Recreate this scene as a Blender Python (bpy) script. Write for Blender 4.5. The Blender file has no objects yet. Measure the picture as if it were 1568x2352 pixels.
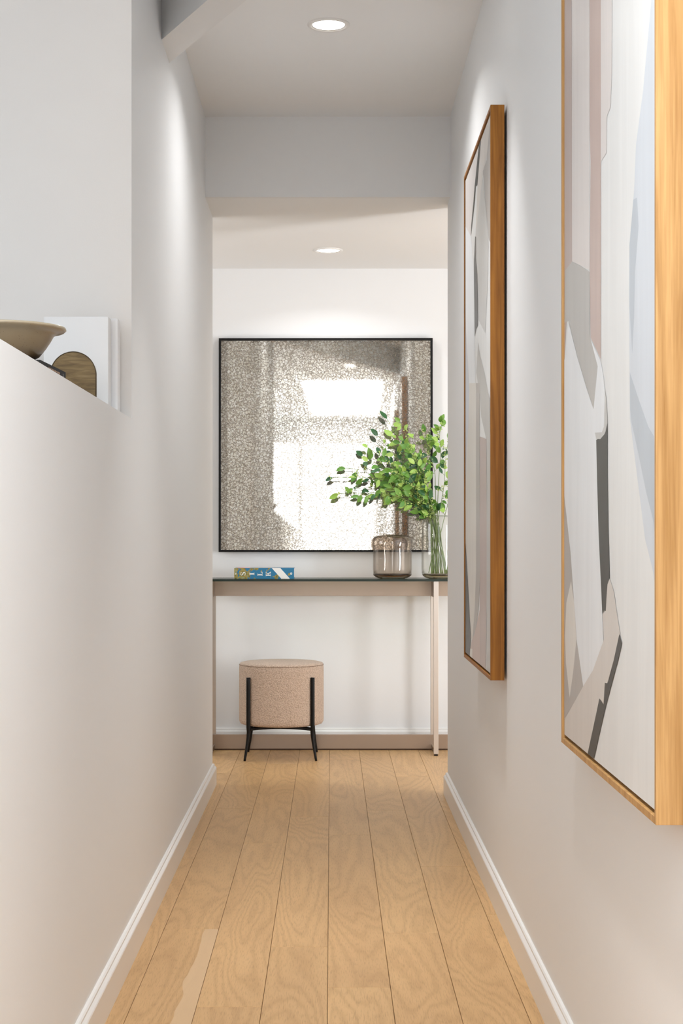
import bpy, bmesh, math, random
from mathutils import Vector, Matrix
from mathutils.geometry import tessellate_polygon
R = math.radians
scene = bpy.context.scene
C = scene.collection
rnd = random.Random(7)

# ------------------------------------------------------------------ camera
EYE = 1.05
cam_d = bpy.data.cameras.new('camera'); cam = bpy.data.objects.new('camera', cam_d); C.objects.link(cam)
cam.location = (0, 0, EYE); cam.rotation_euler = (R(90), 0, 0)
cam_d.sensor_fit = 'VERTICAL'; cam_d.sensor_height = 36; cam_d.sensor_width = 24
cam_d.lens = 3700 / 2352 * 36
cam_d.shift_x = 24 / 2352; cam_d.shift_y = 63 / 2352
cam_d.clip_start = .05; cam_d.clip_end = 60
scene.camera = cam

# ------------------------------------------------------------------ world and exposure
w = bpy.data.worlds.new('sky'); scene.world = w; w.use_nodes = True
w.node_tree.nodes['Background'].inputs[0].default_value = (.85, .92, 1, 1)
w.node_tree.nodes['Background'].inputs[1].default_value = 1.3
vs = scene.view_settings
vs.view_transform = 'Standard'; vs.look = 'None'; vs.exposure = 0.60; vs.gamma = 1; vs.use_curve_mapping = False

def area(name, loc, rot, sx, sy, power, col=(1, 1, 1)):
    d = bpy.data.lights.new(name, 'AREA'); d.shape = 'RECTANGLE'; d.size = sx; d.size_y = sy
    d.energy = power; d.color = col
    o = bpy.data.objects.new(name, d); C.objects.link(o); o.location = loc; o.rotation_euler = rot
    return o
# daylight entering through windows around the hallway; skylight, stair and left ones are added
area('daylight_back', (-.55, -3.30, 1.34), (R(104), 0, 0), 2.0, 2.6, 18, (.97, .985, 1))
area('added_skylight', (-.02, -.9, 2.80), (0, 0, 0), .84, 3.3, 60, (.96, .98, 1))  # skylight added out of view to brighten the hallway
area('added_daylight_stair', (-2.66, 1.2, 1.9), (0, R(-90), 0), 1.3, 2.6, 5, (1, .98, .95))  # unseen stair window, added to light the ledge and stair wall
area('daylight_right', (3.12, 5.2, 1.15), (0, R(118), 0), 1.9, .45, 62, (.98, .985, 1))
area('added_daylight_left', (-2.66, 6.9, 1.5), (0, R(-115), 0), 1.3, 1.2, 14, (1, .98, .96))  # added window light from the unseen left of the far room

# ------------------------------------------------------------------ materials
def mat(name, col=(.8, .8, .8), rough=.5, metal=0., **kw):
    m = bpy.data.materials.new(name); m.use_nodes = True
    b = m.node_tree.nodes['Principled BSDF']
    b.inputs['Base Color'].default_value = (*col, 1); b.inputs['Roughness'].default_value = rough
    b.inputs['Metallic'].default_value = metal
    for k, v in kw.items():
        b.inputs[k].default_value = v
    return m
class NT:
    def __init__(s, m): s.t = m.node_tree; s.b = s.t.nodes['Principled BSDF']
    def n(s, typ, **kw):
        x = s.t.nodes.new(typ)
        for k, v in kw.items():
            if k.startswith('i_'): x.inputs[int(k[2:])].default_value = v
            else: setattr(x, k, v)
        return x
    def l(s, a, b): s.t.links.new(a, b)
    def ramp(s, fac, stops):
        r = s.n('ShaderNodeValToRGB'); e = r.color_ramp.elements
        while len(e) < len(stops): e.new(.5)
        for i, (p, c) in enumerate(stops): e[i].position = p; e[i].color = (*c, 1)
        s.l(fac, r.inputs[0]); return r.outputs[0]
    def bump(s, h, strength, dist):
        bp = s.n('ShaderNodeBump'); bp.inputs['Strength'].default_value = strength; bp.inputs['Distance'].default_value = dist
        s.l(h, bp.inputs['Height']); s.l(bp.outputs[0], s.b.inputs['Normal'])

def paint(name, col, rough=.6):
    m = mat(name, col, rough); t = NT(m)
    tc = t.n('ShaderNodeTexCoord'); nz = t.n('ShaderNodeTexNoise'); nz.inputs['Scale'].default_value = 260
    t.l(tc.outputs['Object'], nz.inputs['Vector']); t.bump(nz.outputs[0], .12, .001)
    return m
M_wall = paint('wall_paint', (.858, .866, .870))
M_wall2 = paint('stair_wall_paint', (.80, .775, .745))
M_ceil = paint('ceiling_paint', (.90, .908, .912), .7)
M_trim = mat('trim_enamel', (.86, .85, .83), .3)
M_black = mat('black_metal', (.006, .0055, .005), .38, 0., **{'Specular IOR Level': .22})

def wood_floor(name, streak=False):
    m = mat(name, (.5, .3, .15), .42); t = NT(m)
    tc = t.n('ShaderNodeTexCoord'); oi = t.n('ShaderNodeObjectInfo')
    mul = t.n('ShaderNodeVectorMath', operation='MULTIPLY_ADD')
    cr = t.n('ShaderNodeCombineXYZ'); 
    for i in range(3): t.l(oi.outputs['Random'], cr.inputs[i])
    sc = t.n('ShaderNodeVectorMath', operation='SCALE'); sc.inputs['Scale'].default_value = 37.0
    t.l(cr.outputs[0], sc.inputs[0])
    add = t.n('ShaderNodeVectorMath', operation='ADD'); t.l(tc.outputs['Object'], add.inputs[0]); t.l(sc.outputs[0], add.inputs[1])
    mp = t.n('ShaderNodeMapping'); mp.inputs['Scale'].default_value = (4.8, .6, 1); t.l(add.outputs[0], mp.inputs['Vector'])
    big = t.n('ShaderNodeTexNoise'); big.inputs['Scale'].default_value = 1.; big.inputs['Detail'].default_value = 1.6
    big.inputs['Distortion'].default_value = .35
    t.l(mp.outputs[0], big.inputs['Vector'])
    m1 = t.n('ShaderNodeMath', operation='MULTIPLY'); m1.inputs[1].default_value = 125; t.l(big.outputs[0], m1.inputs[0])
    # grain lines drift with a fine noise so the contours break up
    mpf = t.n('ShaderNodeMapping'); mpf.inputs['Scale'].default_value = (55, 9, 1); t.l(add.outputs[0], mpf.inputs['Vector'])
    fine = t.n('ShaderNodeTexNoise'); fine.inputs['Scale'].default_value = 1; fine.inputs['Detail'].default_value = 4; t.l(mpf.outputs[0], fine.inputs['Vector'])
    m2 = t.n('ShaderNodeMath', operation='MULTIPLY_ADD'); m2.inputs[1].default_value = 4.5; t.l(fine.outputs[0], m2.inputs[0]); t.l(m1.outputs[0], m2.inputs[2])
    sn = t.n('ShaderNodeMath', operation='SINE'); t.l(m2.outputs[0], sn.inputs[0])
    rings = t.n('ShaderNodeMapRange'); rings.inputs[1].default_value = -1; rings.inputs[2].default_value = 1
    t.l(sn.outputs[0], rings.inputs[0])
    c1 = t.ramp(rings.outputs[0], [(0, (.552, .334, .145)), (.3, (.60, .370, .165)), (1, (.635, .396, .18))])
    mpp = t.n('ShaderNodeMapping'); mpp.inputs['Scale'].default_value = (420, 26, 1); t.l(add.outputs[0], mpp.inputs['Vector'])
    pore = t.n('ShaderNodeTexNoise'); pore.inputs['Scale'].default_value = 1; pore.inputs['Detail'].default_value = 2; t.l(mpp.outputs[0], pore.inputs['Vector'])
    c2 = t.ramp(pore.outputs[0], [(.3, (.76, .72, .68)), (.5, (1, 1, 1))])
    mx = t.n('ShaderNodeMix', data_type='RGBA', blend_type='MULTIPLY'); mx.inputs[0].default_value = .8
    t.l(c1, mx.inputs[6]); t.l(c2, mx.inputs[7])
    # soft blotches and tone per plank
    mpb = t.n('ShaderNodeMapping'); mpb.inputs['Scale'].default_value = (5, 1.3, 1); t.l(add.outputs[0], mpb.inputs['Vector'])
    bl = t.n('ShaderNodeTexNoise'); bl.inputs['Scale'].default_value = 1; bl.inputs['Detail'].default_value = 3; t.l(mpb.outputs[0], bl.inputs['Vector'])
    c3 = t.ramp(bl.outputs[0], [(.3, (.9, .875, .85)), (.7, (1.04, 1.04, 1.04))])
    mx2 = t.n('ShaderNodeMix', data_type='RGBA', blend_type='MULTIPLY'); mx2.inputs[0].default_value = 1
    t.l(mx.outputs[2], mx2.inputs[6]); t.l(c3, mx2.inputs[7])
    c4 = t.ramp(oi.outputs['Random'], [(0, (.93, .91, .88)), (.3, (1.0, 1.0, .98)), (.6, (.95, .93, .9)), (1, (1.06, 1.06, 1.05))])
    mx3 = t.n('ShaderNodeMix', data_type='RGBA', blend_type='MULTIPLY'); mx3.inputs[0].default_value = 1
    t.l(mx2.outputs[2], mx3.inputs[6]); t.l(c4, mx3.inputs[7])
    out = mx3.outputs[2]
    # a few small knots
    mpk = t.n('ShaderNodeMapping'); mpk.inputs['Scale'].default_value = (3.2, 1.6, 1); t.l(add.outputs[0], mpk.inputs['Vector'])
    vk = t.n('ShaderNodeTexVoronoi'); vk.inputs['Scale'].default_value = 1.1; vk.inputs['Randomness'].default_value = 1; t.l(mpk.outputs[0], vk.inputs['Vector'])
    ck = t.ramp(vk.outputs['Distance'], [(.006, (.3, .22, .16)), (.018, (1, 1, 1))])
    mxk = t.n('ShaderNodeMix', data_type='RGBA', blend_type='MULTIPLY'); mxk.inputs[0].default_value = .8
    t.l(out, mxk.inputs[6]); t.l(ck, mxk.inputs[7]); out = mxk.outputs[2]
    if streak:
        sep = t.n('ShaderNodeSeparateXYZ'); t.l(tc.outputs['Object'], sep.inputs[0])
        ns = t.n('ShaderNodeTexNoise', noise_dimensions='1D'); ns.inputs['Scale'].default_value = 3.3; ns.inputs['Detail'].default_value = 1.5
        t.l(sep.outputs[1], ns.inputs['W'])
        ma = t.n('ShaderNodeMath', operation='MULTIPLY_ADD'); ma.inputs[1].default_value = .055
        t.l(ns.outputs[0], ma.inputs[0]); t.l(sep.outputs[0], ma.inputs[2])
        cs = t.ramp(ma.outputs[0], [(.0, (0, 0, 0)), (1, (1, 1, 1))])
        st = t.n('ShaderNodeMath', operation='GREATER_THAN'); st.inputs[1].default_value = .062; t.l(ma.outputs[0], st.inputs[0])
        mxs = t.n('ShaderNodeMix', data_type='RGBA'); t.l(st.outputs[0], mxs.inputs[0]); t.l(out, mxs.inputs[6])
        mxs.inputs[7].default_value = (.64, .44, .25, 1)
        m5 = t.n('ShaderNodeMath', operation='MULTIPLY'); m5.inputs[1].default_value = .8; t.l(st.outputs[0], m5.inputs[0]); t.l(m5.outputs[0], mxs.inputs[0])
        out = mxs.outputs[2]
    t.l(out, t.b.inputs['Base Color'])
    t.bump(rings.outputs[0], .06, .0006)
    return m
M_plank = wood_floor('oak_plank'); M_plank_s = wood_floor('oak_plank_sapwood', True)
M_gap = mat('plank_gap', (.12, .07, .035), .8)

def frame_wood(name, dark, light):
    m = mat(name, light, .5, 0., **{'Specular IOR Level': .25}); t = NT(m)
    tc = t.n('ShaderNodeTexCoord'); mp = t.n('ShaderNodeMapping'); mp.inputs['Scale'].default_value = (45, 45, 2.2)
    t.l(tc.outputs['Object'], mp.inputs['Vector'])
    nz = t.n('ShaderNodeTexNoise'); nz.inputs['Scale'].default_value = 1; nz.inputs['Detail'].default_value = 5; nz.inputs['Distortion'].default_value = 1.2
    t.l(mp.outputs[0], nz.inputs['Vector'])
    c = t.ramp(nz.outputs[0], [(.3, dark), (.62, light)])
    mp2 = t.n('ShaderNodeMapping'); mp2.inputs['Scale'].default_value = (300, 300, 8); t.l(tc.outputs['Object'], mp2.inputs['Vector'])
    n2 = t.n('ShaderNodeTexNoise'); n2.inputs['Scale'].default_value = 1; n2.inputs['Detail'].default_value = 3; t.l(mp2.outputs[0], n2.inputs['Vector'])
    c2 = t.ramp(n2.outputs[0], [(.35, (.8, .74, .68)), (.6, (1, 1, 1))])
    mx = t.n('ShaderNodeMix', data_type='RGBA', blend_type='MULTIPLY'); mx.inputs[0].default_value = .7
    t.l(c, mx.inputs[6]); t.l(c2, mx.inputs[7]); t.l(mx.outputs[2], t.b.inputs['Base Color'])
    return m
M_fw_near = frame_wood('frame_wood_light', (.42, .22, .07), (.61, .36, .145))  # nearer frame has a lighter wood tone than the farther one
M_fw_far = frame_wood('frame_wood_dark', (.22, .080, .010), (.40, .165, .026))
M_fgap = mat('frame_rebate', (.06, .03, .015), .8)

def brushed(name, col, rough=.33, axis=(2, 2, 300)):
    m = mat(name, col, rough, 1.); t = NT(m)
    tc = t.n('ShaderNodeTexCoord'); mp = t.n('ShaderNodeMapping'); mp.inputs['Scale'].default_value = axis
    t.l(tc.outputs['Object'], mp.inputs['Vector'])
    nz = t.n('ShaderNodeTexNoise'); nz.inputs['Scale'].default_value = 2; nz.inputs['Detail'].default_value = 3; t.l(mp.outputs[0], nz.inputs['Vector'])
    t.bump(nz.outputs[0], .08, .0006)
    return m
M_steel = brushed('brushed_nickel', (.38, .305, .245))

M_leg_lit = brushed('brushed_nickel_leg_lit', (.60, .55, .50), .36, (300, 300, 2))  # lighter copy of the nickel; light the legs reflect is in the colour
def thin_glass(name, tint, edge, gloss=1.0, rough=0.0):
    # thin clear glass: tinted straight-through light, tint deepening where the wall is seen on edge, plus fresnel reflection
    m = bpy.data.materials.new(name); m.use_nodes = True; nt = m.node_tree
    for n in list(nt.nodes): nt.nodes.remove(n)
    out = nt.nodes.new('ShaderNodeOutputMaterial'); tr = nt.nodes.new('ShaderNodeBsdfTransparent'); gl = nt.nodes.new('ShaderNodeBsdfGlossy')
    gl.inputs['Roughness'].default_value = rough
    mix = nt.nodes.new('ShaderNodeMixShader'); fr = nt.nodes.new('ShaderNodeFresnel'); fr.inputs[0].default_value = 1.45
    lw = nt.nodes.new('ShaderNodeLayerWeight'); lw.inputs[0].default_value = .35
    rp = nt.nodes.new('ShaderNodeValToRGB'); rp.color_ramp.elements[0].color = (*tint, 1); rp.color_ramp.elements[1].color = (*edge, 1)
    rp.color_ramp.elements[0].position = .35
    nt.links.new(lw.outputs['Facing'], rp.inputs[0]); nt.links.new(rp.outputs[0], tr.inputs[0])
    pw = nt.nodes.new('ShaderNodeMath'); pw.operation = 'POWER'; pw.inputs[1].default_value = 3.5
    lf = nt.nodes.new('ShaderNodeLayerWeight'); lf.inputs[0].default_value = .5
    nt.links.new(lf.outputs['Facing'], pw.inputs[0])
    mm = nt.nodes.new('ShaderNodeMath'); mm.operation = 'MULTIPLY_ADD'; mm.inputs[1].default_value = .55 * gloss; mm.inputs[2].default_value = .045 * gloss
    nt.links.new(pw.outputs[0], mm.inputs[0]); nt.links.new(mm.outputs[0], mix.inputs[0])
    nt.links.new(tr.outputs[0], mix.inputs[1]); nt.links.new(gl.outputs[0], mix.inputs[2]); nt.links.new(mix.outputs[0], out.inputs[0])
    return m
M_top = thin_glass('table_glass', (.86, .95, .90), (.5, .7, .6))
M_topedge = mat('table_glass_edge', (.003, .016, .009), .35)
M_smoke = thin_glass('smoky_glass', (.93, .90, .87), (.60, .53, .47))
M_clear = thin_glass('clear_glass', (.975, .975, .96), (.66, .65, .61))
M_smokebase = thin_glass('smoky_glass_base', (.52, .38, .27), (.07, .04, .025))
M_clearbase = thin_glass('clear_glass_base', (.62, .56, .44), (.16, .13, .09))

def mirror_mat():
    m = mat('antique_mirror', (.8, .8, .8), .025, 1.); t = NT(m)
    tc = t.n('ShaderNodeTexCoord')
    nz = t.n('ShaderNodeTexNoise'); nz.inputs['Scale'].default_value = 105; nz.inputs['Detail'].default_value = 3; t.l(tc.outputs['Object'], nz.inputs['Vector'])
    va = t.n('ShaderNodeVectorMath', operation='MULTIPLY_ADD'); va.inputs[1].default_value = (.026, .026, .026)
    t.l(nz.outputs['Color'], va.inputs[0]); t.l(tc.outputs['Object'], va.inputs[2])
    v1 = t.n('ShaderNodeTexVoronoi', feature='DISTANCE_TO_EDGE'); v1.inputs['Scale'].default_value = 66; t.l(va.outputs[0], v1.inputs['Vector'])
    v2 = t.n('ShaderNodeTexVoronoi', feature='F1'); v2.inputs['Scale'].default_value = 66; t.l(va.outputs[0], v2.inputs['Vector'])
    v3 = t.n('ShaderNodeTexVoronoi', feature='DISTANCE_TO_EDGE'); v3.inputs['Scale'].default_value = 150; t.l(va.outputs[0], v3.inputs['Vector'])
    a = t.ramp(v1.outputs['Distance'], [(.0, (.25, .22, .18)), (.08, (.54, .50, .44)), (.22, (.96, .95, .90))])
    b = t.ramp(v3.outputs['Distance'], [(.0, (.62, .58, .53)), (.1, (.88, .86, .82)), (.25, (1, 1, .98))])
    g = t.ramp(v2.outputs['Color'], [(.3, (0, 0, 0)), (.62, (1, 1, 1))])
    one = t.n('ShaderNodeMix', data_type='RGBA'); t.l(g, one.inputs[0]); t.l(b, one.inputs[7]); one.inputs[6].default_value = (1, 1, 1, 1)
    mx = t.n('ShaderNodeMix', data_type='RGBA', blend_type='MULTIPLY'); mx.inputs[0].default_value = 1; t.l(a, mx.inputs[6]); t.l(one.outputs[2], mx.inputs[7])
    t.l(mx.outputs[2], t.b.inputs['Base Color'])
    mr = t.n('ShaderNodeMapRange'); mr.inputs[3].default_value = .55; mr.inputs[4].default_value = .93
    t.l(v1.outputs['Distance'], mr.inputs[0]); mr.inputs[2].default_value = .15
    t.l(mr.outputs[0], t.b.inputs['Metallic'])
    return m
M_mirror = mirror_mat()

def boucle():
    m = mat('boucle_fabric', (.66, .5, .38), .95); t = NT(m)
    t.b.inputs['Sheen Weight'].default_value = .25; t.b.inputs['Sheen Roughness'].default_value = .5
    tc = t.n('ShaderNodeTexCoord'); v = t.n('ShaderNodeTexVoronoi'); v.inputs['Scale'].default_value = 190
    nz = t.n('ShaderNodeTexNoise'); nz.inputs['Scale'].default_value = 160; nz.inputs['Detail'].default_value = 3
    va = t.n('ShaderNodeVectorMath', operation='MULTIPLY_ADD'); va.inputs[1].default_value = (.008, .008, .008)
    t.l(tc.outputs['Object'], nz.inputs['Vector']); t.l(nz.outputs['Color'], va.inputs[0]); t.l(tc.outputs['Object'], va.inputs[2])
    t.l(va.outputs[0], v.inputs['Vector'])
    c = t.ramp(v.outputs['Distance'], [(.0, (.78, .62, .49)), (.35, (.66, .50, .385)), (.8, (.50, .365, .27))])
    t.l(c, t.b.inputs['Base Color'])
    inv = t.n('ShaderNodeMath', operation='SUBTRACT'); inv.inputs[0].default_value = 1; t.l(v.outputs['Distance'], inv.inputs[1])
    t.bump(inv.outputs[0], .9, .004)
    return m
M_boucle = boucle()

def leaf_mat(name, a, b):
    m = mat(name, a, .45); t = NT(m)
    tc = t.n('ShaderNodeTexCoord'); oi = t.n('ShaderNodeObjectInfo')
    c = t.ramp(oi.outputs['Random'], [(0, a), (1, b)]); t.l(c, t.b.inputs['Base Color'])
    t.b.inputs['Subsurface Weight'].default_value = .0
    return m
M_leaf = [leaf_mat('leaf_dark', (.02, .09, .03), (.045, .16, .045)), leaf_mat('leaf_mid', (.10, .27, .04), (.19, .38, .06)), leaf_mat('leaf_light', (.32, .54, .09), (.45, .65, .16))]
M_stem = mat('stem_green', (.16, .24, .06), .5)
M_bud = mat('pale_bud', (.55, .68, .22), .5)

# ------------------------------------------------------------------ geometry helpers
def obj(name, bm, m, parent=None, smooth=False, loc=None):
    me = bpy.data.meshes.new(name)
    bmesh.ops.recalc_face_normals(bm, faces=bm.faces[:])
    bm.to_mesh(me); bm.free()
    o = bpy.data.objects.new(name, me); C.objects.link(o)
    for mm in (m if isinstance(m, (list, tuple)) else [m]): me.materials.append(mm)
    if smooth:
        for p in me.polygons: p.use_smooth = True
    if parent: o.parent = parent
    if loc: o.location = loc
    return o
def tag(o, label, cat, group=None):
    o['label'] = label; o['category'] = cat
    if group: o['group'] = group
    return o
def thing(name, label, cat, loc=(0, 0, 0), rotz=0, group=None):
    o = bpy.data.objects.new(name, None); C.objects.link(o); o.location = loc; o.rotation_euler = (0, 0, rotz)
    return tag(o, label, cat, group)
def struct(name, bm, m, parent=None):
    o = obj(name, bm, m, parent)
    if not parent: o['kind'] = 'structure'
    return o
def box(bm, x0, y0, z0, x1, y1, z1, bevel=0):
    vs_ = [bm.verts.new((x, y, z)) for x in (x0, x1) for y in (y0, y1) for z in (z0, z1)]
    f = [(0, 1, 3, 2), (4, 6, 7, 5), (0, 4, 5, 1), (2, 3, 7, 6), (0, 2, 6, 4), (1, 5, 7, 3)]
    fs = [bm.faces.new([vs_[i] for i in q]) for q in f]
    if bevel:
        es = list({e for q in fs for e in q.edges})
        bmesh.ops.bevel(bm, geom=es, offset=bevel, segments=2, affect='EDGES', profile=.7)
    return fs
def B(*a, bevel=0):
    bm = bmesh.new(); box(bm, *a, bevel=bevel); return bm
def lathe(bm, prof, n=64, close=False):
    rings = []
    for r, z in prof:
        if r < 1e-6: rings.append([bm.verts.new((0, 0, z))])
        else: rings.append([bm.verts.new((r * math.cos(2 * math.pi * i / n), r * math.sin(2 * math.pi * i / n), z)) for i in range(n)])
    for a, b in zip(rings, rings[1:]):
        for i in range(n):
            j = (i + 1) % n
            if len(a) == 1 and len(b) == 1: continue
            if len(a) == 1: bm.faces.new((a[0], b[i], b[j]))
            elif len(b) == 1: bm.faces.new((a[i], a[j], b[0]))
            else: bm.faces.new((a[i], a[j], b[j], b[i]))
    return bm
def tube(bm, pts, rad, n=8, cap=True):
    pts = [Vector(p) for p in pts]
    if not isinstance(rad, (list, tuple)): rad = [rad] * len(pts)
    rings = []; up = Vector((0, 0, 1)); prev = None
    for i, p in enumerate(pts):
        d = (pts[min(i + 1, len(pts) - 1)] - pts[max(i - 1, 0)]).normalized()
        a = prev if prev else (up if abs(d.dot(up)) < .9 else Vector((1, 0, 0)))
        u = (a - d * a.dot(d)).normalized(); v = d.cross(u); prev = u
        rings.append([bm.verts.new(p + (u * math.cos(2 * math.pi * k / n) + v * math.sin(2 * math.pi * k / n)) * rad[i]) for k in range(n)])
    for a, b in zip(rings, rings[1:]):
        for k in range(n): bm.faces.new((a[k], a[(k + 1) % n], b[(k + 1) % n], b[k]))
    if cap: bm.faces.new(rings[0][::-1]); bm.faces.new(rings[-1])
    return bm
def bez(p, n=12):
    # smooth curve through control points (Catmull-Rom)
    P = [Vector(q) for q in p]; P = [P[0] * 2 - P[1]] + P + [P[-1] * 2 - P[-2]]; out = []
    for i in range(1, len(P) - 2):
        for k in range(n):
            t = k / n; a, b, c, d = P[i - 1], P[i], P[i + 1], P[i + 2]
            out.append(.5 * ((2 * b) + (c - a) * t + (2 * a - 5 * b + 4 * c - d) * t * t + (3 * b - a - 3 * c + d) * t ** 3))
    out.append(P[-2]); return out

# ------------------------------------------------------------------ setting
XL, XR = -.506, .479          # faces of the hallway walls
CH = 2.75                     # hallway ceiling
CL = 2.427                    # lower ceiling past the header
LEDGE = 1.357
WALLY = 8.19
struct('floor', B(-2.8, -3.1, -.12, 3.3, 8.3, -.016), M_gap)
floor = bpy.data.objects['floor']
PW, G = .1473, .0005
offs = {-4: 5.29, -3: 4.341, -2: 5.568, -1: 4.151, 0: 5.726, 1: 4.297, 2: 5.177, 3: 4.512}
cache = {}
def plank(x0, x1, y0, y1, m=None):
    w_, l_ = round(x1 - x0 - 2 * G, 4), round(y1 - y0 - 2 * G, 4)
    key = (w_, l_, m)
    if key not in cache:
        bm = B(-w_ / 2, -l_ / 2, -.0155, w_ / 2, l_ / 2, 0)
        bmesh.ops.bevel(bm, geom=[e for e in bm.edges if all(v.co.z > -.001 for v in e.verts)], offset=.0007, segments=1, affect='EDGES')
        me = bpy.data.meshes.new('plank'); bmesh.ops.recalc_face_normals(bm, faces=bm.faces[:]); bm.to_mesh(me); bm.free(); me.materials.append(m or M_plank); cache[key] = me
    o = bpy.data.objects.new('plank', cache[key]); C.objects.link(o); o.parent = floor
    o.location = ((x0 + x1) / 2, (y0 + y1) / 2, 0)
PL = 1.95
for c in range(-18, 22):
    x0, x1 = -.008 + c * PW, -.008 + (c + 1) * PW
    off = offs.get(c, 3 + ((c * 733) % 190) / 100)
    ys, ye = (-3, WALLY) if -4 <= c <= 3 else ((4.25 if c < 0 else 4.45), WALLY)
    if c < -18 or x1 > 3.2: continue
    y = off - 6 * PL
    while y < ye:
        a, b = max(y, ys), min(y + PL, ye)
        if b - a > .02:
            plank(x0, x1, a, b, M_plank_s if (c == -3 and abs(y + PL - 4.341) < .01) else None)
        y += PL

struct('wall_right', B(XR, -3, 0, XR + .12, 6.62, CH), M_wall)
wl = struct('wall_left', B(XL - .124, 4.088, 0, XL, 6.883, CH), [M_wall, M_wall2])
for p in wl.data.polygons:          # the end face belongs to the stair wall and its paint
    if p.normal.y < -.5: p.material_index = 1
struct('wall_ledge', B(-1.4, -3, 0, XL, 4.088, LEDGE), M_wall)
struct('wall_stair', B(-2.7, 4.088, 0, XL - .124, 4.21, CH), M_wall2)
def wall_x(x0, x1, y0, y1, holes):          # a wall along y with window openings (y0,y1,z0,z1)
    bm = bmesh.new(); y = y0
    for a, b, c, d in holes:
        box(bm, x0, y, 0, x1, a, CH); box(bm, x0, a, 0, x1, b, c); box(bm, x0, a, d, x1, b, CH); y = b
    box(bm, x0, y, 0, x1, y1, CH); return bm
struct('wall_outer_left', wall_x(-2.8, -2.7, -3, 8.19, [(-.1, 2.5, 1.25, 2.55), (6.3, 7.5, .85, 2.15)]), M_wall)
struct('wall_outer_right', wall_x(3.2, 3.3, 4.4, 8.19, [(4.92, 5.48, .3, 2.2)]), M_wall)
bm = bmesh.new(); box(bm, -2.7, -3.1, 0, -1.5, -3, CH); box(bm, .38, -3.1, 0, .6, -3, CH); box(bm, -1.5, -3.1, 2.5, .38, -3, CH); box(bm, -1.5, -3.1, 0, .38, -3, .18)
struct('wall_back', bm, M_wall)
struct('wall_alcove', B(XR + .12, 4.3, 0, 3.2, 4.4, CH), M_wall)
struct('wall_far', B(-2.8, WALLY, 0, 3.3, 8.3, CH), M_wall)
bm = bmesh.new()
box(bm, -2.8, -3.1, CH, -.44, 8.3, CH + .1); box(bm, .40, -3.1, CH, 3.3, 8.3, CH + .1); box(bm, -.44, -3.1, CH, .40, -2.55, CH + .1); box(bm, -.44, .75, CH, .40, 8.3, CH + .1)
struct('ceiling', bm, M_ceil)
bm = bmesh.new(); box(bm, -.44, -2.55, CH - .005, -.41, .75, CH + .04); box(bm, .37, -2.55, CH - .005, .40, .75, CH + .04); box(bm, -.41, -.92, CH - .005, .37, -.88, CH + .03)
struct('added_skylight_frame', bm, M_trim)  # frame around the added skylight
struct('wall_header', B(-2.7, 6.48, CL, 3.2, 6.5, CH), M_wall)
struct('ceiling_far', B(-2.7, 6.5, CL, 3.2, WALLY, CH), M_ceil)
# diagonal boxed beam under the hallway ceiling
bm = bmesh.new()
d = Vector((.4207, -.9072)); a0 = Vector((XL, 4.813)); b0 = Vector((XL, 5.046))
ln = 2.33
pts = [a0, b0, b0 + d * (ln + .04), a0 + d * ln]
lo = [bm.verts.new((p.x, p.y, 2.543)) for p in pts]; hi = [bm.verts.new((p.x, p.y, CH)) for p in pts]
bm.faces.new(lo); bm.faces.new(hi[::-1])
for i in range(4): bm.faces.new((lo[i], lo[(i + 1) % 4], hi[(i + 1) % 4], hi[i]))
struct('trim_1', bm, M_wall)

# windows out of view, the stair and left ones added; their openings carry the daylight
def window(name, horizontal, a0_, a1, z0, z1, p, nv, nh):
    bm = bmesh.new(); t_ = .045
    def bar(u0, u1, v0, v1):
        if horizontal: box(bm, u0, p, v0, u1, p + .05, v1)
        else: box(bm, p, u0, v0, p + .05, u1, v1)
    bar(a0_, a0_ + t_, z0, z1); bar(a1 - t_, a1, z0, z1); bar(a0_ + t_, a1 - t_, z0, z0 + t_); bar(a0_ + t_, a1 - t_, z1 - t_, z1)
    for i in range(1, nv):
        u = a0_ + (a1 - a0_) * i / nv; bar(u - .02, u + .02, z0 + t_, z1 - t_)
    struct(name, bm, M_trim)
window('window_1', True, -1.5, .38, .18, 2.5, -3.0, 2, 1)
window('added_window_stair', False, -.1, 2.5, 1.25, 2.55, -2.75, 2, 1)
window('added_window_left', False, 6.3, 7.5, .85, 2.15, -2.75, 2, 1)
window('window_4', False, 4.92, 5.48, .3, 2.2, 3.2, 1, 1)

# baseboards: profile (distance from wall, height)
BP = [(0, 0), (.016, 0), (.016, .0735), (.0145, .0765), (.0085, .083), (.0085, .088), (.0055, .0915), (0, .0925)]
def baseboard(name, p0, p1, nrm, ends=(0, 0)):
    bm = bmesh.new(); rows = []
    p0, p1, nrm = Vector(p0), Vector(p1), Vector(nrm); dr = (p1 - p0).normalized()
    for p, e, s in ((p0, ends[0], -1), (p1, ends[1], 1)):
        rows.append([bm.verts.new(((p + nrm * o_ + dr * (s * e * o_)).x, (p + nrm * o_ + dr * (s * e * o_)).y, z)) for o_, z in BP])
    n = len(BP)
    for i in range(n): bm.faces.new((rows[0][i], rows[0][(i + 1) % n], rows[1][(i + 1) % n], rows[1][i]))
    bm.faces.new(rows[0][::-1]); bm.faces.new(rows[1])
    struct(name, bm, M_trim)
baseboard('baseboard_left', (XL, -3), (XL, 6.883), (1, 0), (0, 1))
baseboard('baseboard_left_end', (XL - .124, 6.883), (XL, 6.883), (0, 1), (0, 1))
baseboard('baseboard_right', (XR, -3), (XR, 6.62), (-1, 0), (0, 1))
baseboard('baseboard_right_end', (XR, 6.62), (XR + .12, 6.62), (0, 1), (1, 0))
baseboard('baseboard_far', (-2.7, WALLY), (3.2, WALLY), (0, -1))

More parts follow.
